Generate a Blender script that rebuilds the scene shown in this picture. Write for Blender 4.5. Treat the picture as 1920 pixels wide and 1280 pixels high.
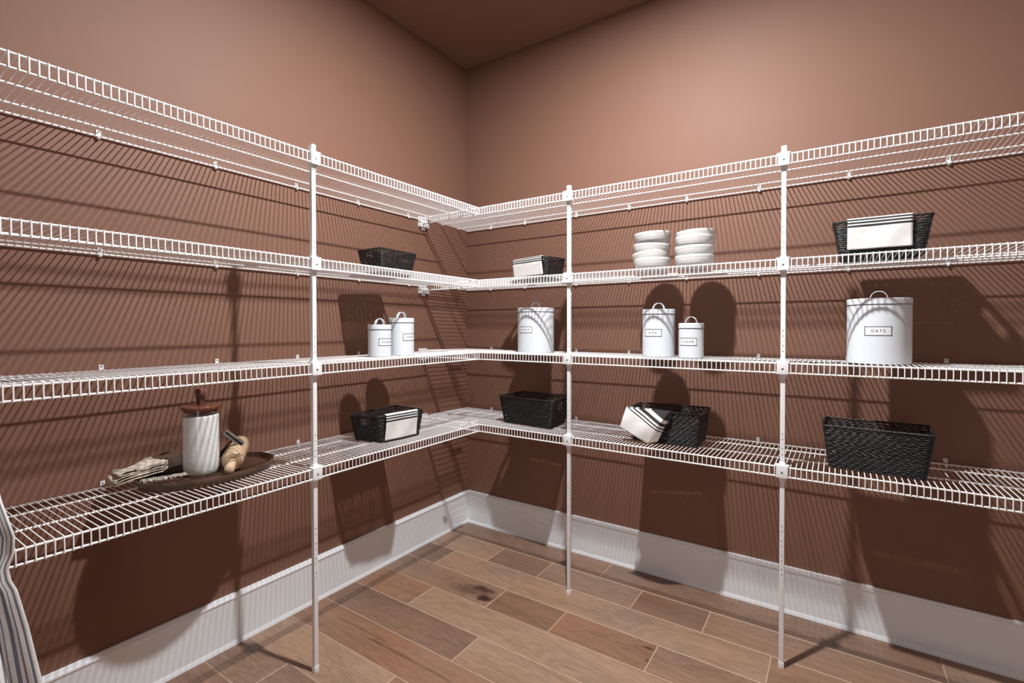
import bpy, bmesh, math, random
from mathutils import Vector, Matrix
random.seed(7)
sin, cos, pi = math.sin, math.cos, math.pi
scene = bpy.context.scene
COL = scene.collection
for o in list(bpy.data.objects):
    bpy.data.objects.remove(o, do_unlink=True)

# ------------------------------------------------------------------ camera
CAM = Vector((2.0258, -2.4866, 1.283))
yaw, pit, rol = math.radians(33.8559), math.radians(-0.725), math.radians(-0.0607)
F0 = Vector((-sin(yaw), cos(yaw), 0)); R0 = Vector((cos(yaw), sin(yaw), 0)); U0 = Vector((0, 0, 1))
F1 = F0*cos(pit) + U0*sin(pit); U1 = U0*cos(pit) - F0*sin(pit)
R1 = R0*cos(rol) + U1*sin(rol); U2 = U1*cos(rol) - R0*sin(rol)
cd = bpy.data.cameras.new('camera'); cam = bpy.data.objects.new('camera', cd); COL.objects.link(cam)
M = Matrix((R1, U2, -F1)).transposed().to_4x4(); M.translation = CAM
cam.matrix_world = M
cd.sensor_width = 36.0; cd.lens = 36.0*905.63/1920.0
cd.shift_y = -14.73/1920.0
cd.clip_start = 0.05; cd.clip_end = 50
scene.camera = cam

# ------------------------------------------------------------------ world, light, exposure
w = bpy.data.worlds.new('world'); scene.world = w; w.use_nodes = True
bg = w.node_tree.nodes['Background']; bg.inputs[0].default_value = (0.92, 0.96, 1.0, 1); bg.inputs[1].default_value = 0.3
LIGHT = Vector((1.415, -1.228, 2.955))
ld = bpy.data.lights.new('ceiling_lamp', 'AREA'); ld.shape = 'DISK'; ld.size = 0.068; ld.energy = 99.0
ld.color = (1.0, 1.0, 1.0)
lamp = bpy.data.objects.new('ceiling_lamp', ld); COL.objects.link(lamp); lamp.location = LIGHT
# added fill lamp, unseen in the doorway opening behind the camera, lifts the shadows
dd = bpy.data.lights.new('doorway_fill', 'AREA'); dd.shape = 'RECTANGLE'; dd.size = 0.85; dd.size_y = 2.0; dd.energy = 7.0
dd.color = (0.95, 0.97, 1.0)
dl = bpy.data.objects.new('doorway_fill', dd); COL.objects.link(dl)
dl.location = (2.55, -3.75, 1.05); dl.rotation_euler = (math.radians(90), 0, math.radians(20))
vs = scene.view_settings
vs.view_transform = 'Standard'; vs.look = 'None'; vs.exposure = 0.0; vs.gamma = 1.0; vs.use_curve_mapping = False

# ------------------------------------------------------------------ materials
def nmat(name):
    m = bpy.data.materials.new(name); m.use_nodes = True
    nt = m.node_tree
    return m, nt, nt.nodes['Principled BSDF']
def noise(nt, scale, detail=3, rough=.5, vec=None):
    n = nt.nodes.new('ShaderNodeTexNoise'); n.inputs['Scale'].default_value = scale
    n.inputs['Detail'].default_value = detail; n.inputs['Roughness'].default_value = rough
    if vec is not None: nt.links.new(vec, n.inputs['Vector'])
    return n
def bump(nt, b, h, strength, dist=.002):
    bp = nt.nodes.new('ShaderNodeBump'); bp.inputs['Strength'].default_value = strength; bp.inputs['Distance'].default_value = dist
    nt.links.new(h, bp.inputs['Height']); nt.links.new(bp.outputs[0], b.inputs['Normal'])
def coord(nt, kind='Object', scale=(1, 1, 1)):
    tc = nt.nodes.new('ShaderNodeTexCoord'); mp = nt.nodes.new('ShaderNodeMapping'); mp.inputs['Scale'].default_value = scale
    nt.links.new(tc.outputs[kind], mp.inputs[0]); return mp.outputs[0]
def mixrgb(nt, fac, a, b, mode='MIX'):
    m = nt.nodes.new('ShaderNodeMix'); m.data_type = 'RGBA'; m.blend_type = mode
    for sock, v in ((m.inputs[0], fac), (m.inputs[6], a), (m.inputs[7], b)):
        if isinstance(v, (int, float)): sock.default_value = v
        elif isinstance(v, tuple): sock.default_value = (*v[:3], 1)
        else: nt.links.new(v, sock)
    return m.outputs[2]
def ramp(nt, fac, stops):
    r = nt.nodes.new('ShaderNodeValToRGB'); e = r.color_ramp.elements
    while len(e) < len(stops): e.new(.5)
    for k, (p, c) in enumerate(stops):
        e[k].position = p; e[k].color = (*c, 1) if isinstance(c, tuple) else (c, c, c, 1)
    nt.links.new(fac, r.inputs[0]); return r.outputs[0]
def mathn(nt, op, a, b=0.0, c=None):
    m = nt.nodes.new('ShaderNodeMath'); m.operation = op
    for k, v in enumerate((a, b, c)):
        if v is None: continue
        if isinstance(v, (int, float)): m.inputs[k].default_value = v
        else: nt.links.new(v, m.inputs[k])
    return m.outputs[0]
def simple(name, col, rough=.5, metal=0, var=.04, scale=30, bmp=0.0, spec=None):
    m, nt, b = nmat(name)
    v = coord(nt); n = noise(nt, scale, 3, .5, v)
    c = ramp(nt, n.outputs[0], [(.3, tuple(x*(1-var) for x in col)), (.7, tuple(min(1, x*(1+var)) for x in col))])
    nt.links.new(c, b.inputs['Base Color']); b.inputs['Roughness'].default_value = rough; b.inputs['Metallic'].default_value = metal
    if spec is not None: b.inputs['Specular IOR Level'].default_value = spec
    if bmp: bump(nt, b, n.outputs[0], bmp)
    return m
WALL = (0.204, 0.102, 0.0695)
m_wall = simple('brown wall paint', WALL, .62, 0, .012, 9, .03, .35)
m_ceil = simple('brown ceiling paint', WALL, .75, 0, .012, 9, .02, .3)
m_trim = simple('white trim paint', (0.87, 0.915, 0.95), .42, 0, .01, 12)
m_wire = simple('white vinyl coated wire', (0.90, 0.90, 0.90), .38, 0, .01, 40)
m_plastic = simple('white moulded plastic', (0.82, 0.83, 0.84), .35, 0, .01, 40)
m_steel = simple('zinc screw', (0.30, 0.31, 0.32), .35, .9, .1, 200)
m_hole = simple('dark punched hole', (0.02, 0.02, 0.025), .8)
m_enamel = simple('pale grey powder coated steel', (0.715, 0.77, 0.815), .38, 0, .008, 20)
m_label = simple('label paper', (0.80, 0.82, 0.85), .5, 0, .01, 60)
m_ink = simple('black print', (0.02, 0.02, 0.022), .5)
m_rope = simple('black twisted paper rope', (0.015, 0.015, 0.016), .46, 0, .5, 260, .8, .42)
m_rib = simple('black frame wire', (0.015, 0.015, 0.016), .45, 0, .3, 200)
m_bowl = simple('off white glazed stoneware', (0.60, 0.59, 0.575), .28, 0, .02, 25)
m_flour = simple('white flour', (0.90, 0.89, 0.875), .95, 0, .05, 90, .4)
m_leather = simple('brown leather', (0.16, 0.062, 0.045), .42, 0, .15, 80, .2)
m_chrome = simple('bright tin', (0.62, 0.62, 0.62), .22, 1.0, .1, 120, .1)
m_linen = None

def wood(name, dark, light, axis, rough=.42, ring=1.0):
    m, nt, b = nmat(name)
    sc = [26, 26, 26]; sc[axis] = 2.2
    v = coord(nt, 'Object', tuple(sc))
    n = noise(nt, 1.6*ring, 6, .6, v); n2 = noise(nt, 9, 4, .7, v)
    f = mathn(nt, 'ADD', mathn(nt, 'MULTIPLY', n.outputs[0], .75), mathn(nt, 'MULTIPLY', n2.outputs[0], .25))
    c = ramp(nt, f, [(.33, dark), (.66, light)])
    nt.links.new(c, b.inputs['Base Color']); b.inputs['Roughness'].default_value = rough
    bump(nt, b, f, .15); return m
m_walnut = wood('dark walnut', (0.045, 0.022, 0.014), (0.115, 0.058, 0.036), 1, .38)
m_lid = wood('reddish acacia', (0.09, 0.026, 0.016), (0.22, 0.075, 0.042), 1, .35)
m_beech = wood('pale beech', (0.50, 0.345, 0.215), (0.64, 0.465, 0.305), 0, .45)

def glass_mat():
    # thin clear glass: straight-through transmission with a Fresnel reflection
    m, nt, b = nmat('clear glass'); nt.nodes.remove(b); out = nt.nodes['Material Output']
    tr_ = nt.nodes.new('ShaderNodeBsdfTransparent'); tr_.inputs[0].default_value = (.975, .985, .98, 1)
    gl_ = nt.nodes.new('ShaderNodeBsdfGlossy'); gl_.inputs['Roughness'].default_value = .03
    lw_ = nt.nodes.new('ShaderNodeLayerWeight'); lw_.inputs[0].default_value = .5; mx = nt.nodes.new('ShaderNodeMixShader')
    nt.links.new(mathn(nt, 'ADD', mathn(nt, 'MULTIPLY', mathn(nt, 'POWER', lw_.outputs['Facing'], 5.0), .7), .045), mx.inputs[0]); nt.links.new(tr_.outputs[0], mx.inputs[1]); nt.links.new(gl_.outputs[0], mx.inputs[2]); nt.links.new(mx.outputs[0], out.inputs[0]); return m
m_glass = glass_mat()

def fabric(name, base, stripe=None, bands=(), uscale=260, axis_v=True, var=.06):
    # woven cloth; bands are printed stripes given as ranges of the V (or U) coordinate
    m, nt, b = nmat(name)
    tc = nt.nodes.new('ShaderNodeTexCoord'); sp = nt.nodes.new('ShaderNodeSeparateXYZ'); nt.links.new(tc.outputs['UV'], sp.inputs[0])
    n = noise(nt, 40, 4, .6, coord(nt))
    c = ramp(nt, n.outputs[0], [(.3, tuple(x*(1-var) for x in base)), (.7, tuple(min(1, x*(1+var)) for x in base))])
    a = sp.outputs[1] if axis_v else sp.outputs[0]
    if bands:
        tot = None
        for lo, hi in bands:
            g = mathn(nt, 'MULTIPLY', mathn(nt, 'GREATER_THAN', a, lo), mathn(nt, 'LESS_THAN', a, hi))
            tot = g if tot is None else mathn(nt, 'MAXIMUM', tot, g)
        c = mixrgb(nt, tot, c, stripe)
    nt.links.new(c, b.inputs['Base Color']); b.inputs['Roughness'].default_value = .9
    b.inputs['Sheen Weight'].default_value = .1
    wv = nt.nodes.new('ShaderNodeTexWave'); wv.inputs['Scale'].default_value = uscale; wv.bands_direction = 'X'
    wv2 = nt.nodes.new('ShaderNodeTexWave'); wv2.inputs['Scale'].default_value = uscale; wv2.bands_direction = 'Y'
    nt.links.new(tc.outputs['UV'], wv.inputs[0]); nt.links.new(tc.outputs['UV'], wv2.inputs[0])
    h = mathn(nt, 'MULTIPLY', wv.outputs[1], wv2.outputs[1])
    bump(nt, b, mathn(nt, 'ADD', mathn(nt, 'MULTIPLY', h, .3), n.outputs[0]), .25, .001)
    return m
m_towel = fabric('white towel with black stripes', (0.82, 0.81, 0.79), (0.025, 0.025, 0.03), ((.446, .474), (.496, .530), (.553, .594)), 60)
m_towel2 = fabric('white towel with bold black stripes', (0.82, 0.81, 0.79), (0.03, 0.03, 0.034), ((-2, .19), (.275, .345), (.39, .42), (.46, .485)), 60)
m_linen = fabric('natural linen', (0.58, 0.505, 0.425), None, (), 60, True, .1)
bands = []
u = 0.02; k = 0
while u < 1:
    wdt = (.012, .008, .018, .007)[k % 4]; bands.append((u, u+wdt)); u += wdt + (.022, .014, .024, .016)[k % 4]; k += 1
m_apron = fabric('blue grey striped linen', (0.74, 0.735, 0.73), (0.17, 0.185, 0.235), tuple(bands), 90, False)

def plank_mat():
    m, nt, b = nmat('hickory plank')
    oi = nt.nodes.new('ShaderNodeObjectInfo'); geo = nt.nodes.new('ShaderNodeNewGeometry')
    off = nt.nodes.new('ShaderNodeVectorMath'); off.operation = 'SCALE'; off.inputs[0].default_value = (7.3, 3.1, 9.7); nt.links.new(mathn(nt, 'MULTIPLY', oi.outputs['Random'], 9.0), off.inputs['Scale'])
    add = nt.nodes.new('ShaderNodeVectorMath'); add.operation = 'ADD'; nt.links.new(geo.outputs['Position'], add.inputs[0]); nt.links.new(off.outputs[0], add.inputs[1])
    mp = nt.nodes.new('ShaderNodeMapping'); mp.inputs['Scale'].default_value = (1.5, 8.0, 1); nt.links.new(add.outputs[0], mp.inputs[0])
    n1 = noise(nt, 1.3, 3, .5, mp.outputs[0])
    mp2 = nt.nodes.new('ShaderNodeMapping'); mp2.inputs['Scale'].default_value = (9, 120, 1); nt.links.new(add.outputs[0], mp2.inputs[0])
    n2 = noise(nt, 1.0, 5, .65, mp2.outputs[0])
    # cathedral figure: contour lines of a stretched noise field
    cont = mathn(nt, 'FRACT', mathn(nt, 'MULTIPLY', n1.outputs[0], 13.0))
    cont = mathn(nt, 'ABSOLUTE', mathn(nt, 'SUBTRACT', cont, .5))
    f = mathn(nt, 'ADD', mathn(nt, 'MULTIPLY', cont, .34), mathn(nt, 'ADD', mathn(nt, 'MULTIPLY', n2.outputs[0], .46), mathn(nt, 'MULTIPLY', n1.outputs[0], .5)))
    shade = ramp(nt, f, [(.34, .66), (.60, 1.0), (.82, 1.22)])
    n3 = noise(nt, 2.2, 2, .5, add.outputs[0])
    tint = ramp(nt, n3.outputs[0], [(.35, (1.04, .97, .90)), (.65, (.97, 1.0, 1.04))])
    c = mixrgb(nt, 1.0, oi.outputs['Color'], shade, 'MULTIPLY'); c = mixrgb(nt, 1.0, c, tint, 'MULTIPLY')
    # knots and mineral streaks in particular boards
    nk = noise(nt, 14, 4, .6, geo.outputs['Position'])
    for (kx, ky, rx, ry, amt) in ((.652, -.672, .050, .034, .95), (.60, -.610, .085, .030, .85), (.57, -.650, .16, .060, .5), (1.405, -.592, .032, .011, .75), (1.428, -.665, .014, .012, .6),
                                  (.62, -1.17, .30, .010, .45), (1.05, -1.215, .22, .009, .4), (.35, -1.15, .25, .008, .35)):
        d = nt.nodes.new('ShaderNodeVectorMath'); d.operation = 'SUBTRACT'; nt.links.new(geo.outputs['Position'], d.inputs[0]); d.inputs[1].default_value = (kx, ky, 0)
        s = nt.nodes.new('ShaderNodeVectorMath'); s.operation = 'MULTIPLY'; nt.links.new(d.outputs[0], s.inputs[0]); s.inputs[1].default_value = (1/rx, 1/ry, 0)
        l = nt.nodes.new('ShaderNodeVectorMath'); l.operation = 'LENGTH'; nt.links.new(s.outputs[0], l.inputs[0])
        q = mathn(nt, 'ADD', l.outputs['Value'], mathn(nt, 'MULTIPLY', mathn(nt, 'SUBTRACT', nk.outputs[0], .5), 1.8))
        mk = ramp(nt, q, [(.35, amt), (.98, 0.0)])
        c = mixrgb(nt, mk, c, (.030, .012, .008))
    nt.links.new(c, b.inputs['Base Color']); b.inputs['Roughness'].default_value = .46
    bump(nt, b, f, .10, .001); return m
m_plank = plank_mat()
m_gap = simple('pale micro bevel', (0.56, 0.41, 0.30), .6)

# ------------------------------------------------------------------ mesh building
class MB:
    def __init__(s): s.v = []; s.f = []; s.uv = None
    def box(s, a, b, bev=0.0):
        x0, y0, z0 = a; x1, y1, z1 = b; n = len(s.v)
        if bev <= 0:
            s.v += [(x0,y0,z0),(x1,y0,z0),(x1,y1,z0),(x0,y1,z0),(x0,y0,z1),(x1,y0,z1),(x1,y1,z1),(x0,y1,z1)]
            s.f += [tuple(n+i for i in q) for q in ((0,3,2,1),(4,5,6,7),(0,1,5,4),(1,2,6,5),(2,3,7,6),(3,0,4,7))]
        else:
            bm = bmesh.new(); r = bmesh.ops.create_cube(bm, size=1)
            for v in bm.verts: v.co = Vector(((x0+x1)/2+v.co.x*(x1-x0), (y0+y1)/2+v.co.y*(y1-y0), (z0+z1)/2+v.co.z*(z1-z0)))
            bmesh.ops.bevel(bm, geom=bm.edges[:], offset=bev, segments=2, affect='EDGES', profile=.7)
            s.bm(bm)
        return s
    def bm(s, bm):
        n = len(s.v); bm.verts.index_update()
        s.v += [tuple(v.co) for v in bm.verts]; s.f += [tuple(n+v.index for v in f.verts) for f in bm.faces]; bm.free(); return s
    def tube(s, pts, r, k=6, closed=False, cap=True, rf=None, up=None):
        pts = [Vector(p) for p in pts]; m = len(pts); n0 = len(s.v); nrm = None
        for i, p in enumerate(pts):
            a = pts[(i-1) % m] if (closed or i > 0) else pts[0]; b = pts[(i+1) % m] if (closed or i < m-1) else pts[-1]
            t = (b-a).normalized()
            if nrm is None:
                nrm = Vector(up) if up else (Vector((0,0,1)) if abs(t.z) < .9 else Vector((1,0,0)))
            nrm = (nrm - t*nrm.dot(t)).normalized(); bi = t.cross(nrm)
            for j in range(k):
                an = 2*pi*(j+.5)/k; rr = r if rf is None else r*rf(i, an)
                s.v.append(tuple(p + nrm*cos(an)*rr + bi*sin(an)*rr))
        for i in range(m if closed else m-1):
            i2 = (i+1) % m
            for j in range(k):
                j2 = (j+1) % k; s.f.append((n0+i*k+j, n0+i*k+j2, n0+i2*k+j2, n0+i2*k+j))
        if cap and not closed:
            s.f.append(tuple(n0+j for j in range(k))[::-1]); s.f.append(tuple(n0+(m-1)*k+j for j in range(k)))
        return s
    def lathe(s, prof, k=40, o=(0,0,0), axis=None, sx=1, sy=1):
        # prof: list of (r, z); r==0 closes
        n0 = len(s.v); rings = []
        for r, z in prof:
            if r < 1e-6: s.v.append((0, 0, z)); rings.append([len(s.v)-1])
            else:
                rings.append(list(range(len(s.v), len(s.v)+k)))
                s.v += [(r*cos(2*pi*j/k)*sx, r*sin(2*pi*j/k)*sy, z) for j in range(k)]
        for a, b in zip(rings, rings[1:]):
            for j in range(k):
                j2 = (j+1) % k
                if len(a) == 1 and len(b) == 1: continue
                if len(a) == 1: s.f.append((a[0], b[j2], b[j]))
                elif len(b) == 1: s.f.append((a[j], a[j2], b[0]))
                else: s.f.append((a[j], a[j2], b[j2], b[j]))
        Mx = Matrix.Translation(Vector(o))
        if axis is not None: Mx = Mx @ Vector((0,0,1)).rotation_difference(Vector(axis)).to_matrix().to_4x4()
        for i in range(n0, len(s.v)): s.v[i] = tuple(Mx @ Vector(s.v[i]))
        return s
    def extrude(s, prof, p0, p1, up=(0,0,1), side=(1,0,0)):
        # closed 2D profile (a along side, b along up) swept straight p0 -> p1
        n0 = len(s.v); m = len(prof); S = Vector(side); U = Vector(up)
        for p in (p0, p1):
            for a, b in prof: s.v.append(tuple(Vector(p)+S*a+U*b))
        for j in range(m):
            j2 = (j+1) % m; s.f.append((n0+j, n0+j2, n0+m+j2, n0+m+j))
        s.f.append(tuple(n0+j for j in range(m))[::-1]); s.f.append(tuple(n0+m+j for j in range(m)))
        return s
    def grid(s, fn, nu, nv):
        n0 = len(s.v); s.uv = s.uv or {}
        for i in range(nu+1):
            for j in range(nv+1):
                s.uv[len(s.v)] = (i/nu, j/nv); s.v.append(tuple(fn(i/nu, j/nv)))
        for i in range(nu):
            for j in range(nv):
                a = n0+i*(nv+1)+j; s.f.append((a, a+nv+1, a+nv+2, a+1))
        return s
    def xf(s, Mx):
        s.v = [tuple(Mx @ Vector(v)) for v in s.v]; return s
    def build(s, name, mat, parent=None, smooth=True, loc=None, sharp=35, solid=0, sub=0):
        me = bpy.data.meshes.new(name); me.from_pydata(s.v, [], s.f)
        if s.uv:
            l = me.uv_layers.new(name='UVMap')
            for lp in me.loops: l.data[lp.index].uv = s.uv.get(lp.vertex_index, (0, 0))
        bm = bmesh.new(); bm.from_mesh(me)
        if not s.uv: bmesh.ops.recalc_face_normals(bm, faces=bm.faces)
        bm.to_mesh(me); bm.free()
        me.materials.append(mat)
        if smooth:
            for p in me.polygons: p.use_smooth = True
            me.set_sharp_from_angle(angle=math.radians(sharp))
        o = bpy.data.objects.new(name, me); COL.objects.link(o)
        if parent: o.parent = parent
        if loc: o.location = loc
        if solid:
            md = o.modifiers.new('thickness', 'SOLIDIFY'); md.thickness = solid; md.offset = 0
        if sub:
            md = o.modifiers.new('smooth', 'SUBSURF'); md.levels = md.render_levels = sub
        return o
def thing(name, label, cat, loc=(0,0,0), rz=0, group=None):
    o = bpy.data.objects.new(name, None); COL.objects.link(o); o.empty_display_size = .05
    o.location = loc; o.rotation_euler = (0, 0, rz); o['label'] = label; o['category'] = cat
    if group: o['group'] = group
    return o
def tag(o, label, cat, group=None):
    o['label'] = label; o['category'] = cat
    if group: o['group'] = group
    return o
def struct(name, mb, mat, parent=None, **kw):
    o = mb.build(name, mat, parent, **kw)
    if parent is None: o['kind'] = 'structure'
    return o

# ------------------------------------------------------------------ room shell
CEIL = 2.974; XR = 3.35; YB = -3.70
o = struct('wall_left', MB().box((-.1, YB-.1, -.02), (0, .1, CEIL)), m_wall, smooth=False); o['label'] = 'reddish brown painted wall on the left'
o = struct('wall_right', MB().box((0, 0, -.02), (XR, .1, CEIL)), m_wall, smooth=False); o['label'] = 'reddish brown painted wall on the right'
struct('wall_entry', MB().box((XR, YB-.1, -.02), (XR+.1, .1, CEIL)), m_wall, smooth=False)
struct('wall_rear', MB().box((0, YB-.1, -.02), (2.1, YB, CEIL)).box((3.0, YB-.1, -.02), (XR, YB, CEIL)).box((2.1, YB-.1, 2.05), (3.0, YB, CEIL)), m_wall, smooth=False)
CH = .085
cl = MB()
# ceiling slab with the round opening of the recessed light
kk = 48; n0 = 0
ring = [(LIGHT.x+CH*cos(2*pi*j/kk), LIGHT.y+CH*sin(2*pi*j/kk)) for j in range(kk)]
def outer(a):
    dx, dy = cos(a), sin(a); x0, x1, y0, y1 = -.1, XR+.1, YB-.1, .1
    t = min([((x1 if dx > 0 else x0)-LIGHT.x)/dx if abs(dx) > 1e-9 else 9e9, ((y1 if dy > 0 else y0)-LIGHT.y)/dy if abs(dy) > 1e-9 else 9e9])
    return (LIGHT.x+dx*t, LIGHT.y+dy*t)
angs = sorted(set([2*pi*j/kk for j in range(kk)] + [math.atan2(y-LIGHT.y, x-LIGHT.x) % (2*pi) for x in (-.1, XR+.1) for y in (YB-.1, .1)]))
na = len(angs)
for z in (CEIL, CEIL+.1):
    for a in angs: cl.v.append((LIGHT.x+CH*cos(a), LIGHT.y+CH*sin(a), z))
    for a in angs: cl.v.append((*outer(a), z))
for j in range(na):
    j2 = (j+1) % na
    cl.f += [(j, j2, na+j2, na+j), (2*na+j, 3*na+j, 3*na+j2, 2*na+j2), (j, 2*na+j, 2*na+j2, j2), (na+j, na+j2, 3*na+j2, 3*na+j)]
struct('ceiling', cl, m_ceil, smooth=False)['label'] = 'ceiling in the same reddish brown paint'

# floor of separate planks
fl = struct('floor', MB().box((-.1, YB-.5, -.06), (XR+.1, .1, -.0022)), m_gap, smooth=False); fl['label'] = 'hardwood plank floor'
rows = [-.0, -.191, -.371, -.553, -.730, -.912, -1.088, -1.261, -1.440, -1.616]
while rows[-1] > YB: rows.append(rows[-1]-.1775)
rows[-1] = YB
TAN = (0.325, 0.212, 0.146); MID = (0.270, 0.166, 0.113); RED = (0.265, 0.145, 0.090); DRK = (0.212, 0.124, 0.083); PNK = (0.265, 0.165, 0.115)
lay = {0: ([0, 1.025, 2.37, XR], [PNK, MID, TAN]), 1: ([0, .436, .753, 1.251, 1.564, 2.62, XR], [TAN, DRK, PNK, DRK, MID, TAN]), 2: ([0, .215, 1.823, XR], [DRK, TAN, MID]),
       3: ([0, .697, 1.024, 1.438, 2.7, XR], [PNK, DRK, RED, MID, TAN]), 4: ([0, .381, 1.9, XR], [RED, TAN, MID]), 5: ([0, .804, 1.75, XR], [DRK, TAN, RED]),
       6: ([0, 1.55, 2.6, XR], [RED, TAN, MID]), 7: ([0, .688, 1.5, XR], [TAN, RED, PNK]), 8: ([0, .294, 1.3, 2.2, XR], [PNK, MID, RED, TAN])}
for i in range(len(rows)-1):
    if i in lay: xs, cs = lay[i]
    else:
        xs = [0]
        while xs[-1] < XR-.5: xs.append(xs[-1]+random.uniform(.35, 1.3))
        xs[-1] = XR; cs = [random.choice((TAN, MID, RED, DRK, PNK)) for _ in xs]
    y1, y0 = rows[i], rows[i+1]
    for j in range(len(xs)-1):
        g = .0007
        ox, oy = (xs[j]+xs[j+1])/2, (y0+y1)/2
        a, b = (xs[j+1]-xs[j])/2-g, (y1-y0)/2-g; bv = .0015
        mb = MB(); mb.v = [(-a,-b,-.012),(a,-b,-.012),(a,b,-.012),(-a,b,-.012),(-a,-b,-bv),(a,-b,-bv),(a,b,-bv),(-a,b,-bv),(-a+bv,-b+bv,0),(a-bv,-b+bv,0),(a-bv,b-bv,0),(-a+bv,b-bv,0)]
        mb.f = [(0,3,2,1)] + [(q,(q+1)%4,4+(q+1)%4,4+q) for q in range(4)] + [(4+q,4+(q+1)%4,8+(q+1)%4,8+q) for q in range(4)] + [(8,9,10,11)]
        p = mb.build('plank', m_plank, fl, smooth=False, loc=(ox, oy, 0)); p.data.materials.append(m_gap)
        for pf in p.data.polygons:
            if .2 < pf.normal.z < .98: pf.material_index = 1
        jt = random.uniform(.95, 1.05); p.color = (cs[j][0]*jt, cs[j][1]*jt, cs[j][2]*jt, 1)

# baseboards with cap moulding and shoe moulding
HB = .209
bprof = [(0, 0), (.017, 0), (.0165, .006), (.0135, .0155), (.012, .019), (.012, HB-.024), (.0125, HB-.0215), (.0155, HB-.019), (.0155, HB-.013), (.0125, HB-.008), (.010, HB-.002), (.0095, HB), (0, HB)]
struct('baseboard_left', MB().extrude(bprof, (0, 0, 0), (0, YB, 0), side=(1, 0, 0)), m_trim, sharp=20)['label'] = 'tall white baseboard along the left wall'
struct('baseboard_right', MB().extrude(bprof, (.0, 0, 0), (XR, 0, 0), side=(0, -1, 0)), m_trim, sharp=20)['label'] = 'tall white baseboard along the right wall'
struct('baseboard_entry', MB().extrude(bprof, (XR, 0, 0), (XR, YB, 0), side=(-1, 0, 0)), m_trim, sharp=20)
struct('baseboard_rear', MB().extrude(bprof, (0, YB, 0), (2.03, YB, 0), side=(0, 1, 0)), m_trim, sharp=20)
struct('trim_1', MB().box((2.03, YB, 0), (2.1, YB+.018, 2.12), .003).box((3.0, YB, 0), (3.07, YB+.018, 2.12), .003).box((2.1, YB, 2.05), (3.0, YB+.018, 2.12), .003), m_trim)['label'] = 'white casing of the doorway behind the viewer'

# recessed ceiling light
cf = thing('recessed_light', 'round recessed ceiling light with a white trim ring above the pantry', 'light', (LIGHT.x, LIGHT.y, CEIL))
MB().lathe([(.062, .018), (.066, .0), (.074, -.003), (.092, -.003), (.096, 0), (.084, .001), (.084, .018), (.062, .018)], 48).build('trim_ring', m_trim, cf)
m_lens, nt, b = nmat('lit lens'); b.inputs['Base Color'].default_value = (.9, .9, .9, 1); b.inputs['Emission Color'].default_value = (1, .97, .93, 1); b.inputs['Emission Strength'].default_value = 8
MB().lathe([(0, .004), (.0605, .004), (.0605, .014), (0, .014)], 48).build('lens', m_lens, cf)
lamp.location = (LIGHT.x, LIGHT.y, CEIL-.006)

# ------------------------------------------------------------------ wire shelves
Z1, DZ, D, B, LIP, ZB = 1.9218, .3868, .432, .008, .0353, .0089
ZS = [Z1-DZ*k for k in range(4)]
RW, RR = .0016, .0030
PITCH = .01722
LEN_L, LEN_R = 3.15, XR-.03
RODS = (B, .102, .254)
def frame(side):
    # maps (along, depth, z) to world
    if side == 'L': return lambda a, d, z: (d, -a, z)
    return lambda a, d, z: (a, -d, z)
def rod_z(d, z): return z-ZB
shelf_words = ('top', 'second', 'third', 'lowest')
clipL = (.5274, .8743, 1.2130, 1.5559, 1.9165, 2.255, 2.60, 2.95)
clipR = (.200, .4559, .7995, 1.110, 1.4061, 1.7293, 2.0660, 2.3810, 2.70, 3.02)
def clip(parent, side, a, z):
    f = frame(side)
    def P(p, q): return [f(*p), f(*q)]
    mb = MB()
    def bx(a0, a1, d0, d1, z0, z1, bev):
        p, q = f(a0, d0, z0), f(a1, d1, z1)
        mb.box(tuple(min(s, t) for s, t in zip(p, q)), tuple(max(s, t) for s, t in zip(p, q)), bev)
    bx(a-.0065, a+.0065, .0, .0032, z-.004, z+.0125, .001)
    # rounded knuckle gripping the rod from below
    prof = [(0, -.0062)] + [(.0074*sin(t), -.0062*cos(t)) for t in (.5, 1.0, 1.5, 2.0, 2.5)] + [(0, .0062)]
    mb.lathe(prof, 10, o=f(a+.001, B+.001, z-ZB-.0035), axis=f(1, 0, 0))
    c = mb.build('wall_clip', m_plastic, parent)
    MB().lathe([(0, .0012), (.0020, .001), (.0031, .0)], 8, o=f(a, .0032, z+.0070), axis=f(0, 1, 0)).build('screw', m_steel, c)
shelves = {}
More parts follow.
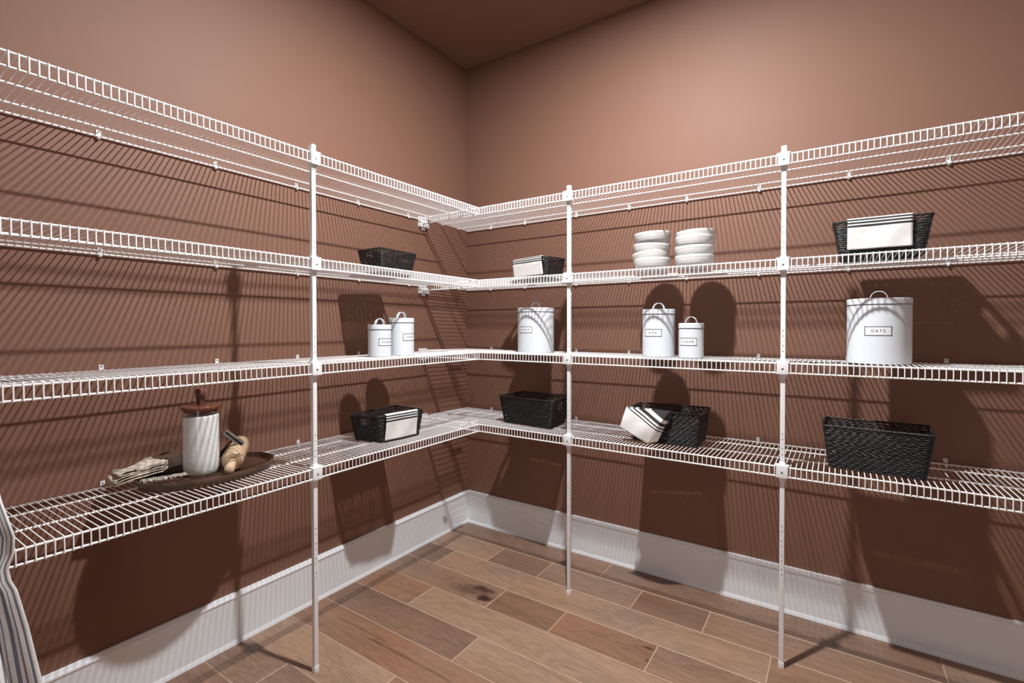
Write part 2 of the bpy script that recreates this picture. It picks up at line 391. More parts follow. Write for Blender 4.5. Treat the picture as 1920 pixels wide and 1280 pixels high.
for k, z in enumerate(ZS):
    for side in 'LR':
        f = frame(side)
        nm = shelf_words[k]
        lab = f"{nm} white wire shelf along the {'left' if side=='L' else 'right'} wall"
        t = thing('wire_shelf', lab, 'shelf', (0, 0, 0), 0, 'ventilated wire shelves')
        shelves[(k, side)] = t
        a0 = D+.004 if side == 'L' else .006; a1 = LEN_L if side == 'L' else LEN_R
        MB().tube([f(a0, D, z), f(a1, D, z)], RR, 8).build('front_rod', m_wire, t)
        MB().tube([f(a0, D+.0015, z-LIP), f(a1, D+.0015, z-LIP)], RR, 8).build('lip_rod', m_wire, t)
        for d, n in zip(RODS, ('back_rod', 'support_rod', 'support_rod')):
            MB().tube([f(a0, d, z-ZB), f(a1, d, z-ZB)], RR, 8).build(n, m_wire, t)
        # cross wires: run back to front over the rods, then turn down to the lip
        mb = MB()
        ph = 2.2012 if side == 'L' else 1.0103
        n = int((a1-a0)/PITCH)+2
        base = ph - math.floor((ph-a0)/PITCH)*PITCH
        for i in range(n):
            a = base+i*PITCH
            if a < a0+.001 or a > a1: continue
            zt0 = z-ZB+RR+RW*.7; zt1 = z+RR+RW*.6
            mb.tube([f(a, B-.004, zt0), f(a, D-.002, zt1), f(a, D+RR+.0008, zt1-.0018), f(a, D+RR+RW*.9, z-.003), f(a, D+.0015+RR+RW*.7, z-LIP-.0025)], RW, 5, up=f(1, 0, 0))
        wr = mb.build('cross_wires', m_wire, t); wr['kind'] = 'stuff'
        for a in (clipL if side == 'L' else clipR):
            if a < a1: clip(t, side, a, z)
    # joining saddle at the inner corner
    t = shelves[(k, 'R')]
    # end bracket on the left wall carrying the front of the right shelf
    e = MB().box((0, -.4480, z-.052), (.0035, -.3800, z+.0125), .001).box((.0, -.4470, z-.052), (.024, -.3810, z-.030), .003).box((0, -.4470, z-.030), (.022, -.4360, z+.0030), .001).box((0, -.4270+.0, z-.030), (.012, -.3810, z-.012), .002).box((0.0, -.427, z-.066), (.010, -.400, z-.052), .002)
    eb = e.build('end_bracket', m_plastic, t)
    for yy in (-.432, -.396):
        MB().lathe([(0, .0012), (.0024, .001), (.0034, .0)], 8, o=(.0035, yy, z+.007), axis=(1, 0, 0)).build('screw', m_steel, eb)
    MB().box((D-.060, -D-.016, z+.0046), (D-.046, -D+.062, z+.0072), .0008).box((D-.105, -D-.045, z-.012), (D-.088, -D-.018, z-.007), .001).build('corner_saddle', m_plastic, t)

# ------------------------------------------------------------------ support poles
TOPZ = Z1+.032
def pole(x, y, side, label):
    t = thing('support_pole', label, 'pole', (x, y, 0), 0, 'poles under the front of the wire shelves')
    h = .008
    MB().box((-h, -h, .012), (h, h, TOPZ), .0012).build('post', m_plastic, t)
    MB().box((-h-.0016, -h-.0016, 0), (h+.0016, h+.0016, .022), .0012).build('foot', m_plastic, t)
    MB().box((-h-.0014, -h-.0014, TOPZ-.012), (h+.0014, h+.0014, TOPZ+.004), .003).build('end_cap', m_plastic, t)
    hm = MB()
    R = Matrix.Rotation(0 if side == 'R' else pi/2, 4, 'Z')     # local front = -y for R, +x for L
    zz = []
    for z in ZS[1:]: zz += [z+.045+q for q in (0, .021, .057, .078)]
    zz += [.352, .372, .406, .426, .461, .481, .516, .537]
    for q in zz:
        hm.lathe([(0, .0004), (.0019, .0004), (.0019, -.0004)], 8, o=R @ Vector((0, -h, q)), axis=R @ Vector((0, -1, 0)))
    ho = hm.build('peg_holes', m_hole, t); ho['kind'] = 'stuff'
    for z in ZS:
        mb = MB()
        mb.box((-.0190, -.0230, z-.0400), (.0190, -.0180, z+.0060), .0015)       # front plate
        mb.box((-.0190, -.0200, z-.0400), (-.0160, .0040, z+.0060), .001).box((.0160, -.0200, z-.0400), (.0190, .0040, z+.0060), .001)
        mb.box((-.0125, -.0180, z-.0390), (.0125, -.0075, z+.0050), .001)
        mb.box((-.0225, -.0215, z+.0050), (.0225, .0020, z+.0078), .0008)            # top ears
        mb.box((-.0110, -.0120, z+.0060), (.0110, .0110, z+.0150), .003)            # collar round the post
        mb.box((-.0105, -.0105, z-.0560), (.0105, .0105, z-.0390), .002)
        mb.xf(R)
        c = mb.build('shelf_clamp', m_plastic, t)
        MB().lathe([(0, .0020), (.0022, .0018), (.0036, .0008), (.0038, 0)], 10, o=R @ Vector((0, -.023, z-.019)), axis=R @ Vector((0, -1, 0))).build('screw', m_steel, c)
    return t
pole(.4175, -1.4103, 'L', 'white square pole in front of the left wall shelves')
pole(.9669, -.4175, 'R', 'white square pole nearest the corner, at the right wall shelves')
pole(1.8614, -.4175, 'R', 'white square pole at the right wall shelves, the one farther from the corner')

# ------------------------------------------------------------------ canisters
def deck(k, d): return ZS[k] - ZB*(1-d/D) + RR + RW*1.6 + .0002
def label_mesh(text, r, width=.080, height=.033):
    parts = []
    # curved plate, black frame and lettering, wrapped on a cylinder of radius r; centre at angle 0 (local -y), z=0
    def wrap(x, z, rr): a = x/r; return (rr*sin(a), -rr*cos(a), z)
    plate = MB(); plate.grid(lambda u, v: wrap((u-.5)*width, (v-.5)*height, r+.0004), 16, 1); plate.uv = None
    fr = MB(); t = .0021
    def strip(x0, x1, z0, z1):
        fr.grid(lambda u, v: wrap(x0+(x1-x0)*u, z0+(z1-z0)*v, r+.0008), max(1, int((x1-x0)/.005)), 1)
    W, H = width/2, height/2
    strip(-W, W, H-t, H); strip(-W, W, -H, -H+t); strip(-W, -W+t, -H+t, H-t); strip(W-t, W, -H+t, H-t); fr.uv = None
    cu = bpy.data.curves.new('lettering', 'FONT'); cu.body = text; cu.size = .0128; cu.align_x = 'CENTER'; cu.align_y = 'CENTER'; cu.space_character = 1.45
    to = bpy.data.objects.new('lettering', cu); COL.objects.link(to)
    dg = bpy.context.evaluated_depsgraph_get(); me = bpy.data.meshes.new_from_object(to.evaluated_get(dg))
    bm = bmesh.new(); bm.from_mesh(me); bmesh.ops.triangulate(bm, faces=bm.faces[:])
    tx = MB(); n = 0; bm.verts.index_update()
    tx.v = [wrap(v.co.x, v.co.y, r+.0009) for v in bm.verts]; tx.f = [tuple(v.index for v in f_.verts) for f_ in bm.faces]; bm.free()
    bpy.data.objects.remove(to, do_unlink=True); bpy.data.curves.remove(cu); bpy.data.meshes.remove(me)
    return plate, fr, tx
def canister(label, text, x, y, k, r, h, hh, lang, zl, ov=1.0):
    z0 = deck(k, -y if y > -.45 else x)
    cx, cy = CAM.x-x, CAM.y-y
    face = math.atan2(cy, cx)+pi/2            # local -y looks at the camera
    t = thing('canister', label, 'canister', (x, y, z0), face+math.radians(lang), 'white kitchen canisters')
    hb = h-.021
    MB().lathe([(0, .0), (r-.001, .0), (r, .001), (r, hb), (r-.001, hb+.001), (0, hb+.001)], 64).build('body', m_enamel, t)
    MB().lathe([(r-.001, .0), (r+.0006, .0), (r+.0006, .0016), (r-.001, .0016)], 64).build('base_band', m_ink, t)
    MB().lathe([(r-.001, hb-.0022), (r+.0014, hb-.0022), (r+.0016, hb), (r-.001, hb)], 64).build('seal_band', m_ink, t)
    ld_ = MB().lathe([(0, hb), (r+.0012, hb), (r+.0012, h-.0018), (r+.0002, h-.0004), (r-.002, h), (r-.0045, h-.0012), (r-.006, h-.0024), (0, h-.0024)], 64).build('lid', m_enamel, t)
    # strap handle arching over the lid
    hw = .026 if r > .055 else .024; top = hh-h+.0025; st = MB(); seg = 22; wd = .0075
    pts = [(-hw*cos(pi*i/seg), (top)*sin(pi*i/seg)**.85) for i in range(seg+1)]
    for i, (px, pz) in enumerate(pts):
        px0, pz0 = pts[max(0, i-1)]; px1, pz1 = pts[min(seg, i+1)]
        tn = Vector((px1-px0, 0, pz1-pz0)).normalized(); nn = Vector((-tn.z, 0, tn.x))*.0009
        for sgn, yy in ((1, -wd), (1, wd), (-1, wd), (-1, -wd)):
            st.v.append(tuple(Vector((px, yy, pz+h-.0028)) + nn*sgn))
    for i in range(seg):
        for j in range(4):
            j2 = (j+1) % 4; st.f.append((i*4+j, i*4+j2, i*4+4+j2, i*4+4+j))
    st.f += [(0, 1, 2, 3), tuple(seg*4+q for q in range(4))]
    st.build('handle', m_enamel, t, sharp=50)['label'] = 'thin arched strap handle'
    pl, fr, tx = label_mesh(text, r)
    lb = pl.build('label_plate', m_label, t, loc=(0, 0, zl)); lb['label'] = f'white label reading {text}'
    fr.build('label_border', m_ink, lb, smooth=False); tx.build('lettering', m_ink, lb, smooth=False)
    return t
canister('smallest white canister left of the corner, labelled SUGAR, in front of the OATS one', 'SUGAR', .292, -.989, 2, .0510, .1455, .174, 40, .067)
canister('medium white canister labelled OATS beside the left SUGAR canister', 'OATS', .284, -.848, 2, .0595, .178, .207, 45, .087)
canister('large white canister labelled FLOUR near the room corner', 'FLOUR', .680, -.250, 2, .0975, .2375, .270, -35, .121)
canister('tall white canister labelled RICE between two poles', 'RICE', 1.349, -.270, 2, .0715, .2145, .244, -21, .108)
canister('small white canister labelled SUGAR to the right of the RICE canister', 'SUGAR', 1.5005, -.300, 2, .0515, .150, .178, -17, .070)
canister('large white canister labelled OATS at the far right of the third shelf', 'OATS', 2.156, -.255, 2, .0965, .236, .265, -1, .119)

# ------------------------------------------------------------------ woven baskets
def basket(label, rim, base_in, h, k, coils, slots=(0, 2), tilt=0):
    # rim: four (x, y) corners in order round the basket; base = rim pulled in
    cx = sum(p[0] for p in rim)/4; cy = sum(p[1] for p in rim)/4
    z0 = deck(k, -cy if cy > -.45 else cx)+.004
    t = thing('woven_basket', label, 'basket', (cx, cy, z0), 0, 'black woven baskets')
    rc = [Vector((p[0]-cx, p[1]-cy, 0)) for p in rim]
    def corner(i, f):
        c = rc[i]; n = Vector((c.x*(1-(base_in[0]*(1-f))), c.y*(1-(base_in[1]*(1-f))), 0)); return n
    def loop(f, step=.0045, off=0.0, jit=0):
        cs = [corner(i, f) for i in range(4)]; rad = .016; pts = []
        for i in range(4):
            p, c, q = cs[i-1], cs[i], cs[(i+1) % 4]
            a = c+(p-c).normalized()*rad; b_ = c+(q-c).normalized()*rad
            for s_ in (0, .25, .5, .75, 1):
                pts.append((a*(1-s_)**2+c*2*s_*(1-s_)+b_*s_*s_, i, -1))
            q2 = q+(c-q).normalized()*rad; L = (q2-b_).length; n = max(2, int(L/step))
            for s_ in range(1, n): pts.append((b_.lerp(q2, s_/n), i, s_/n))
        return pts
    rng = random.Random(hash(label) % 1000 if False else len(label)*31+coils)
    mb = MB(); rr = h/coils*.43
    for c in range(coils):
        f = (c+.5)/coils; z = h*f
        if f > .955: continue
        L = loop(f); inslot = .60 < f < .86
        run = []; runs = []
        wob = [rng.uniform(-.0010, .0010) for _ in range(40)]
        for idx, (p, i, s_) in enumerate(L):
            cut = inslot and i in slots and s_ >= 0 and .30 < s_ < .70
            u = idx*.17+c*7.3; wz = wob[int(u) % 40]*(1-u % 1)+wob[(int(u)+1) % 40]*(u % 1)
            wn = wob[int(u*1.7+5) % 40]*.7
            q = Vector((p.x*(1+wn*4), p.y*(1+wn*4), z+wz))
            if cut:
                if run: runs.append(run); run = []
            else: run.append(q)
        if runs: 
            runs.append(run)
            if len(runs) > 1: runs[0] = runs[-1]+runs[0]; runs.pop()
            for r_ in runs:
                if len(r_) > 2: mb.tube(r_, rr, 5, rf=lambda i, a, c=c: 1+.26*sin(2*a-i*1.15+c*2.4))
        else: mb.tube(run, rr, 5, closed=True, rf=lambda i, a, c=c: 1+.26*sin(2*a-i*1.15+c*2.4))
    # woven base
    cs = [corner(i, .03) for i in range(4)]
    nb = 24
    for i in range(1, nb):
        s_ = i/nb; a = cs[0].lerp(cs[3], s_); b_ = cs[1].lerp(cs[2], s_)
        mb.tube([(a.lerp(b_, q/24)+Vector((0, 0, .0015*(1 if (q+i) % 2 else -1)))) for q in range(25)], max(.0036, rr*.95), 5)
    wv = mb.build('weave', m_rope, t); wv['kind'] = 'stuff'
    # thick wrapped rim
    L = loop(1.0, .0032)
    MB().tube([Vector((p.x, p.y, h-.002)) for p, _, _ in L], .0046, 7, closed=True, rf=lambda i, a: 1+.20*sin(2*a-i*.95)).build('rim', m_rope, t)
    # frame ribs inside the weave
    for i in range(4):
        n = 3 if (rc[(i+1) % 4]-rc[i]).length > .2 else 2
        for q in range(n):
            s_ = (0.0, .34, .66)[q] if n == 3 else (0.0, .5)[q]
            if i in slots and s_ == .5 : continue
            lo = corner(i, 0).lerp(corner((i+1) % 4, 0), s_)*.975; hi = corner(i, 1).lerp(corner((i+1) % 4, 1), s_)*.98
            MB().tube([Vector((lo.x, lo.y, .001)), Vector((hi.x, hi.y, h-.002))], .0020, 5).build('rib', m_rib, t)
    for i in slots:
        if i < 0: continue
        # wrapped grip above each hand hole
        a = corner(i, .60).lerp(corner((i+1) % 4, .60), .30); b_ = corner(i, .60).lerp(corner((i+1) % 4, .60), .70)
        MB().tube([Vector((a.x, a.y, h*.60)), Vector(((a.x+b_.x)/2, (a.y+b_.y)/2, h*.60-.002)), Vector((b_.x, b_.y, h*.60))], .0034, 6).build('grip', m_rope, t)
        for cc in (a, b_):
            f2 = Vector((cc.x*1.03, cc.y*1.03, h-.006)); MB().tube([Vector((cc.x, cc.y, h*.60)), f2], .0028, 6).build('rib', m_rope, t)
    return t
def towel_over(label, P, Q, z_rim, out, drop, slope, inside, mat, up=.0, wav=.0018, in_slope=.0, zoff=0):
    # P,Q: ends on the rim line seen from outside (left, right); out: outward unit vector; V runs inside -> over rim -> down outside
    P, Q, out = Vector((*P, 0)), Vector((*Q, 0)), Vector((*out, 0)).normalized()
    tot = inside+.018+drop
    def fn(u, v):
        s_ = v*tot; base = P.lerp(Q, u)
        if s_ < inside: d = inside-s_; p = base - out*(.009+d*in_slope); z = z_rim-d
        elif s_ < inside+.018:
            a = (s_-inside)/.018*pi; p = base - out*.009*cos(a)+out*.0; z = z_rim+.0075*sin(a)
        else:
            d = s_-inside-.018; p = base + out*(.009-slope*d); z = z_rim-d
            p = p + out*(wav*(1+sin(u*9+d*30)))*min(1, d/.03)
        return Vector((p.x, p.y, z+zoff))
    mb = MB().grid(fn, 24, 40)
    return tag(mb.build('striped_towel', mat, None, solid=.0022, sharp=180), label, 'towel', 'white kitchen towels with black stripes')

b7 = basket('largest black woven basket, empty, low on the right of the last pole', [(1.988, -.372), (2.300, -.385), (2.312, -.180), (1.992, -.178)], (.12, .16), .155, 3, 20, (1, 3))
b6 = basket('black woven basket with a towel over its left corner, on the lowest shelf', [(1.235, -.352), (1.553, -.345), (1.545, -.125), (1.226, -.150)], (.11, .14), .145, 3, 19, (1, 3))
b5 = basket('empty black woven basket on the lowest shelf nearest the room corner', [(.495, -.335), (.848, -.364), (.822, -.124), (.512, -.118)], (.14, .14), .145, 3, 19, (1, 3))
b4 = basket('small black woven basket with a folded towel on the lowest left shelf', [(.182, -1.070), (.343, -1.032), (.370, -.790), (.172, -.785)], (.12, .12), .120, 3, 15, (0, 2))
b1 = basket('small empty black woven basket on the second left shelf', [(.183, -1.024), (.345, -1.028), (.325, -.786), (.172, -.790)], (.2, .16), .098, 1, 14, (0, 2))
b2 = basket('small tilted black woven basket with a folded towel, on the second shelf near the corner', [(.578, -.325), (.826, -.392), (.858, -.248), (.612, -.182)], (.12, .16), .096, 1, 13, (1, 3))
b3 = basket('black woven basket with a wide folded towel, on the second shelf far right', [(2.016, -.338), (2.298, -.334), (2.296, -.160), (2.018, -.160)], (.14, .16), .128, 1, 17, (1, 3))
zr3 = b3.location.z+.128
towel_over('white towel with three black stripes folded over the upper far right basket', (2.058, -.338), (2.243, -.335), zr3-.001, (0, -1), .104, .10, .07, m_towel, in_slope=.2)
zr4 = b4.location.z+.120
towel_over('white towel with three black stripes folded over the lowest left basket', (.350, -1.010), (.366, -.830), zr4-.001, (1, -.11), .112, .12, .075, m_towel, in_slope=.2)
zr2 = b2.location.z+.096
towel_over('white towel with three black stripes folded over the tilted small basket', (.590, -.328), (.800, -.385), zr2-.001, (-.26, -.965), .086, .15, .06, m_towel, in_slope=.2)
# towel lying diagonally over the corner of the basket with its lower end hanging to the deck
zr6 = b6.location.z+.145
A6 = Vector((1.234, -.366, zr6+.007)); R6 = Vector((1.432, -.362, zr6+.006))
L6 = Vector((1.212, -.384, zr6-.083)); T6 = Vector((1.330, -.372, zr6-.143)); S6 = Vector((1.372, -.358, zr6-.134))
def uvd(p): return (p.x, .5+5*((p.x-A6.x)*-.55+(p.z-A6.z)*-.83))
def outer6(u, v):
    p = A6.lerp(R6, u).lerp(L6.lerp(T6, u), v)
    return p+Vector((0, -.006-.010*sin(pi*min(1, v))*(.3+.7*u)-.002*sin(u*8+v*3), 0))
def side6(u, v):
    p = R6.lerp(T6, v).lerp((R6+Vector((.004, .006, -.003))).lerp(S6, v), u)
    return p+Vector((0, -.006+.008*u-.010*sin(pi*v)*(1-u)-.008*sin(pi*v)*sin(pi*u)*.3, 0))
def inner6(u, v):
    p = A6.lerp(R6, u)+Vector((0, .006+.012*sin(pi*min(1, v*2)/2), .004*sin(pi*v)-.05*v*v))
    p.y += .018*v
    return p
m = MB().grid(outer6, 26, 26); m.grid(side6, 6, 26); m.grid(inner6, 26, 8)
for i_, c_ in enumerate(m.v): m.uv[i_] = uvd(Vector(c_)) if c_[1] < -.352 else (c_[0], .5+5*((c_[0]-A6.x)*-.55-(A6.z-c_[2])*.2))
tag(m.build('striped_towel', m_towel2, None, solid=.0022, sharp=180), 'striped towel draped diagonally, its dark border up, over the left of the lowest middle basket', 'towel', 'white kitchen towels with black stripes')

# ------------------------------------------------------------------ bowls
def bowl_proto(r, h):
    ri = [(0, .0), (r*.46, 0), (r*.47, .002), (r*.48, .004)]
    n = 20; e = 2.3
    def pr(a): return r*(.48+.52*(1-(1-a)**e)**(1/e)) if a < 1 else r
    for i in range(n+1):
        a = (i/n)**1.35; g = .0011 if i in (12, 14, 16) else 0
        ri.append((pr(a)*(1.0 if a > .55 else 1)-g-.0016*(1-a), .004+(h-.004)*a))
    ri += [(r-.0006, h+.0014), (r-.0026, h+.0010)]
    for i in range(n, -1, -1):
        a = (i/n)**1.35; ri.append((pr(a)-.0042, max(.009, .004+(h-.004)*a+.003*(1-a))))
    ri.append((0, .009)); return ri
def bowl(label, x, y, z, tx, ty, r=.084, h=.061):
    o = MB().lathe(bowl_proto(r, h), 56).build('bowl', m_bowl, None, sharp=60)
    o.location = (x, y, z); o.rotation_euler = (tx, ty, random.random()*6)
    Mx = Matrix.Translation((x, y, z)) @ Matrix.Rotation(tx, 4, 'X') @ Matrix.Rotation(ty, 4, 'Y'); o.matrix_world = Mx
    return tag(o, label, 'bowl', 'stacked off white stoneware bowls')
zb = deck(1, .2)
poses = {'left': (1.3145, -.258, [(0, 0, 0, 0, 0), (-.002, .0, .0310, .0, -.105), (-.003, 0, .0660, .0, .042), (.004, 0, .1180, .02, -.035)]),
         'right': (1.502, -.250, [(0, 0, 0, 0, 0), (-.001, 0, .0400, .0, .0), (.001, 0, .0840, .0, .0), (.005, 0, .1060, .0, -.045)])}
for side, (bx, by, ps) in poses.items():
    for i, (dx, dy, dz, tx, ty) in enumerate(ps):
        pos = ('bottom', 'second from bottom', 'second from top', 'top')[i]
        bowl(f'{pos} white bowl of the {side} stack of bowls', bx+dx, by+dy, zb+dz, tx, ty)

# ------------------------------------------------------------------ tray with jar, rolling pin, grater and linen
TX, TY = .180, -1.664
zt = deck(3, .2)
tr = thing('serving_tray', 'oval dark walnut tray on the lowest left shelf', 'tray', (TX, TY, zt))
prof = [(0, 0), (.92, 0), (.950, .002), (.985, .014), (1.0, .025), (.995, .0285), (.975, .0290), (.955, .0270), (.935, .015), (.91, .0105), (0, .0100)]
MB().lathe([(r, z) for r, z in prof], 72, sx=.162, sy=.217).build('tray_body', m_walnut, tr, sharp=50)
JX, JY, JZ = .178, -1.691, zt+.0102
jar = thing('glass_jar', 'clear glass jar of white flour with a dark wooden lid on the tray', 'jar', (JX, JY, JZ))
JR, JH = .058, .228
ext = [(0, 0), (JR*.80, 0), (JR*.90, .0025), (JR*.965, .010), (JR*.99, .022), (JR, .045), (JR, JH-.008), (JR*.985, JH)]
inn = [(JR*.985-.0026, JH), (JR-.0030, JH-.008), (JR-.0030, .045), (JR*.99-.0032, .023), (JR*.955-.003, .013), (JR*.85, .0065), (JR*.7, .0055), (0, .0055)]
MB().lathe(ext+inn, 64).build('glass_body', m_glass, jar, sharp=50)
flz = .203
fm = MB(); prof = [(0, .0062), (JR*.7, .0062), (JR*.85, .0073), (JR*.955-.0036, .0137), (JR*.99-.0038, .0235), (JR-.0036, .045), (JR-.0036, flz)]
fm.lathe(prof+[(JR*.7, flz+.004), (JR*.35, flz+.007), (0, flz+.006)], 64)
fm.build('flour', m_flour, jar, sharp=60)
lidm = MB().lathe([(0, JH-.010), (JR-.0065, JH-.010), (JR-.006, JH+.0005), (JR+.0005, JH+.0005), (JR+.0012, JH+.0015), (JR+.0012, JH+.0095), (JR+.0002, JH+.0110), (0, JH+.0112)], 64)
lidp = lidm.build('lid', m_lid, jar, sharp=40)
# leather loop standing on the lid
lo = MB(); pts = []
for i in range(25):
    a = i/24
    if a < .36: q = a/.36; pts.append((-.002-.013*q**.8, .047*q))
    elif a > .64: q = (1-a)/.36; pts.append((.002+.013*q**.8, .047*q))
    else: q = (a-.36)/.28*pi; pts.append((-.015*cos(q), .047+.012*sin(q)))
for i, (px, pz) in enumerate(pts):
    p0, p1 = pts[max(0, i-1)], pts[min(24, i+1)]
    tn = Vector((p1[0]-p0[0], 0, p1[1]-p0[1])).normalized(); nn = Vector((-tn.z, 0, tn.x))*.0014
    for sgn, yy in ((1, -.0095), (1, .0095), (-1, .0095), (-1, -.0095)): lo.v.append(tuple(Vector((px, yy, JH+.0108+pz))+nn*sgn))
for i in range(24):
    for j in range(4): lo.f.append((i*4+j, i*4+(j+1) % 4, i*4+4+(j+1) % 4, i*4+4+j))
lo.f += [(0, 1, 2, 3), (96, 97, 98, 99)]
lo.xf(Matrix.Rotation(math.radians(14), 4, 'Z')); lo.build('leather_loop', m_leather, lidp, sharp=60)

pa, pb = Vector((.252, -1.622, zt+.046)), Vector((.062, -1.500, zt+.061))
ax = (pb-pa).normalized(); PL = (pb-pa).length; PR = .0335
pin = thing('rolling_pin', 'pale beech rolling pin lying across the walnut tray', 'rolling pin', pa)
MB().lathe([(0, 0), (.020, 0), (.0255, .0008), (PR-.003, .0015), (PR, .005), (PR, PL*.45), (PR-.0008, PL*.453), (PR, PL*.456), (PR, PL-.005), (PR-.003, PL-.001), (0, PL)], 40, axis=ax).build('roller', m_beech, pin, sharp=40)
hd = lambda s_: MB().lathe([(0, 0), (.0095, 0), (.0135, .002), (.0145, .006), (.0140, .030), (.0148, .055), (.0158, .074), (.0150, .083), (.0110, .0865), (0, .0868)], 28, axis=ax*s_, o=(ax*(-.003 if s_ < 0 else 0)) if s_ < 0 else ax*(PL+.001))
hd(-1).build('handle', m_beech, pin, sharp=40)
MB().lathe([(0, 0), (.0135, .0), (.0145, .006), (.0140, .02), (0, .0205)], 28, axis=ax, o=ax*(PL+.001)).build('handle', m_beech, pin, sharp=40)

# small hand zester: perforated channel head on a bar handle
g0, g1 = Vector((.178, -1.612, zt+.142)), Vector((.178, -1.550, zt+.082))
gx = (g1-g0).normalized(); gl = (g1-g0).length; gn = Vector((CAM.x-.178, CAM.y+1.58, .25)).normalized(); gn = (gn-gx*gn.dot(gx)).normalized(); gy = gx.cross(gn)
gr = thing('hand_grater', 'small shiny tin hand grater propped against the rolling pin', 'grater', (g0+g1)/2)
GM = Matrix((gx, gy, gn)).transposed().to_4x4()
hm = MB(); W2 = .0115
cs = [(-W2, -.009), (-W2, .0), (-W2+.002, .002), (W2-.002, .002), (W2, .0), (W2, -.009), (W2-.001, -.009), (W2-.001, -.0005), (W2-.0025, .001), (-W2+.0025, .001), (-W2+.001, -.0005), (-W2+.001, -.009)]
hm.extrude(cs, (-gl/2, 0, 0), (gl/2, 0, 0), side=(0, 1, 0)).xf(GM); hm.build('grater_head', m_chrome, gr, sharp=30)
MB().box((-gl/2+.002, -.0035, .0018), (gl/2-.002, .0035, .0026)).xf(GM).build('grater_channel', simple('dark steel strip', (.05, .05, .055), .3, .8), gr)
tm = MB()
for row in (-.0088, -.0060, .0060, .0088):
    for i in range(11):
        xx = -gl/2+.006+i*(gl-.012)/10+(.0018 if abs(row) < .006 else 0)
        tm.lathe([(.0024, 0), (.0016, .0022), (.0008, .0036), (0, .0030)], 6, o=(xx, row, .0020))
tm.xf(GM); tt = tm.build('teeth', m_chrome, gr, sharp=30); tt['kind'] = 'stuff'
hs = Vector((.175, -1.590, zt+.100)); he = Vector((.118, -1.612, zt+.016)); hc = (g0+g1)/2
MB().tube([hs-hc, (hs+he)/2-hc+Vector((-.004, -.004, .004)), he-hc], .0062, 8, rf=lambda i, a: 1.0 if abs(sin(a)) > .5 else .8).build('grater_handle', simple('dark steel', (.10, .07, .06), .3, .8), gr)

# folded natural linen with a fringed edge, left end of the tray
ln = thing('linen_cloth', 'folded natural linen cloth with a frayed edge at the left end of the tray', 'cloth', (.12, -1.82, zt+.026))
off = Vector((.12, -1.82, zt+.026)); base = zt+.030
def accordion(name, nl, L, W, gap, ox, oy, oz, ang, seed, taper=.012, rise=0.0, sag=.02):
    rg = random.Random(seed); ph = [rg.uniform(0, 6) for _ in range(12)]
    path = []; rr_ = gap/2
    for k in range(nl):
        l0, l1 = -L/2+taper*k*.6, L/2-taper*k
        xs_ = [l0+(l1-l0)*q/14 for q in range(15)]
        if k % 2: xs_ = xs_[::-1]
        path += [(x_, k*gap) for x_ in xs_]
        if k < nl-1:
            xe = xs_[-1]; sg = 1 if k % 2 == 0 else -1
            path += [(xe+sg*rr_*1.6*sin(q*pi/5), k*gap+rr_*(1-cos(q*pi/5))) for q in range(1, 5)]
    n = len(path)-1
    def fn(u, v):
        t_ = v*n; i_ = min(n-1, int(t_)); f_ = t_-i_
        a = path[i_][0]*(1-f_)+path[i_+1][0]*f_; z = path[i_][1]*(1-f_)+path[i_+1][1]*f_
        k = z/gap; wv = W*(1-.05*k)
        b_ = (u-.5)*wv + .004*sin(a*45+ph[int(k) % 6])
        z += .0016*sin(b_*48+ph[6])+.0010*sin(a*60+ph[7]+k)+.0012*sin(b_*85+a*30+ph[8+int(k) % 3])
        z += rise*max(0, a+L/2)
        e = abs(u-.5)*2; z += .0022*e**6*sin(a*70+ph[5])
        xx = ox+a*cos(ang)-b_*sin(ang); yy = oy+a*sin(ang)+b_*cos(ang)
        xm = .116+max(0, -1.765-yy)*1.1
        if xx > xm: z += min(.004, (xx-xm)*.1); xx = xm+(xx-xm)*.04
        out = ((xx-TX)/.150)**2+((yy-TY)/.205)**2
        if xx > TX*.9 or yy < -1.8: z -= sag*min(.9, max(0, out-1.05))*min(1, max(0, (-1.80-yy)/.05))
        return Vector((xx, yy, oz+z))-off
    return MB().grid(fn, 30, n*2).build(name, m_linen, ln, solid=.0030, sharp=180)
accordion('folded_layers', 5, .235, .125, .0072, .096, -1.800, zt+.0315, 1.46, 4, .010, .06)
# rolled edge on top and fraying towards the jar
rl = MB(); pts = [Vector((.140+.003*sin(i*.9), -1.868+.0065*i, base+.0310+.0007*i+.001*sin(i*1.3)))-off for i in range(13)]
rl.tube(pts, .0085, 10, rf=lambda i, a: (1+.14*sin(a*3+i*.6))*(.75+.25*sin(pi*i/12))).build('rolled_edge', m_linen, ln)
fg = MB(); rg = random.Random(5)
for i in range(150):
    t_ = i/149; s0 = Vector((.172+.035*t_, -1.870+.115*t_, base-.002+.006*rg.random()))
    d = Vector((.7+rg.uniform(-.3, .3), .25+rg.uniform(-.5, .5), 0)).normalized()*rg.uniform(.010, .026)
    fg.tube([s0-off, s0-off+d*.4+Vector((0, 0, rg.uniform(0, .003))), s0-off+d*.75+Vector((0, 0, -.004+rg.uniform(-.003, .002)))], .0006, 4)
fo = fg.build('fringe', simple('pale frayed linen', (.80, .76, .69), .9), ln); fo['kind'] = 'stuff'
mk = MB()
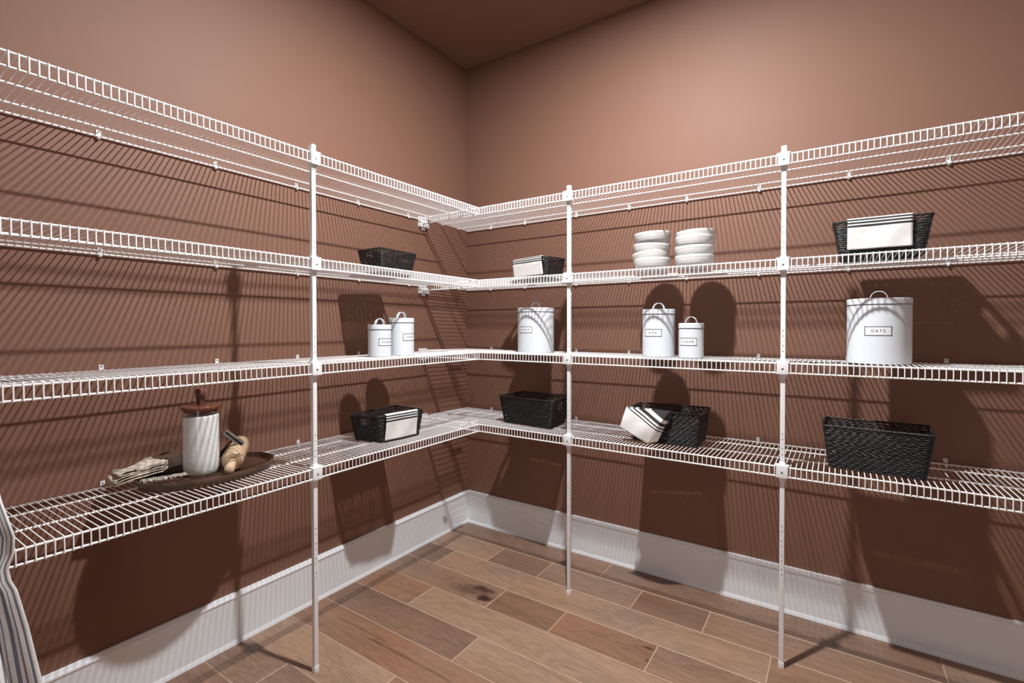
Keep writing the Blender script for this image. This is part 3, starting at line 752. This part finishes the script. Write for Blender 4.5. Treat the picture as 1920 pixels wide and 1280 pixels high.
for i in range(3):
    p = Vector((.098+.004*i, -1.795+.012*i, base+.0385+.0008*i))-off; mk.box(tuple(p-Vector((.004, .0035, .0006))), tuple(p+Vector((.004, .0035, .0006))))
mk.build('printed_marks', m_ink, ln)

# ------------------------------------------------------------------ striped apron at the left edge, hanging from the third shelf
ap = thing('hanging_apron', 'blue grey striped linen apron hanging at the left edge of the photo', 'apron', (.47, -2.33, ZS[2]-LIP))
ao = Vector((.47, -2.33, ZS[2]-LIP))
edge = [(1.09, -2.262), (.95, -2.240), (.894, -2.231), (.850, -2.221), (.816, -2.213), (.775, -2.213), (.746, -2.222), (.715, -2.218), (.691, -2.209), (.596, -2.191), (.444, -2.167), (.30, -2.152), (.20, -2.145)]
def ye(z):
    for (z0_, y0_), (z1_, y1_) in zip(edge, edge[1:]):
        if z0_ >= z >= z1_: return y0_+(y1_-y0_)*(z0_-z)/(z0_-z1_)
    return edge[-1][1]
def apf(u, v):
    z = 1.09-.87*v; yr = ye(z); wd = .13+.34*min(1, max(0, (v-.1)/.9)); pinch = math.exp(-((z-.745)/.05)**2)
    y = yr-u*wd
    x = .480+.016*sin(u*22+v*3)*(1-.5*pinch)*min(1, .3+v)+.010*sin(u*47+v*7)*(.2+v)*.5+.012*math.exp(-((z-.84)/.07)**2)
    return Vector((x, y, z))-ao
MB().grid(apf, 60, 70).build('cloth_panel', m_apron, ap, solid=.0018, sharp=180)
MB().tube([Vector((.474+.004*sin(i), ye(.752)-.002-.011*i, .744+.003*sin(i*1.7)))-ao for i in range(12)], .006, 8).build('tie', m_apron, ap)
MB().tube([Vector((.455, -2.33, ZS[2]+.002))-ao, Vector((.446, -2.33, ZS[2]+.010))-ao, Vector((.428, -2.33, ZS[2]+.008))-ao, Vector((.426, -2.33, ZS[2]+.006))-ao, Vector((.428, -2.33, ZS[2]+.009))-ao, Vector((.445, -2.33, ZS[2]+.009))-ao, Vector((.462, -2.33, ZS[2]-.01))-ao, Vector((.478, -2.33, 1.085))-ao], .003, 6).build('hanging_loop', m_apron, ap)
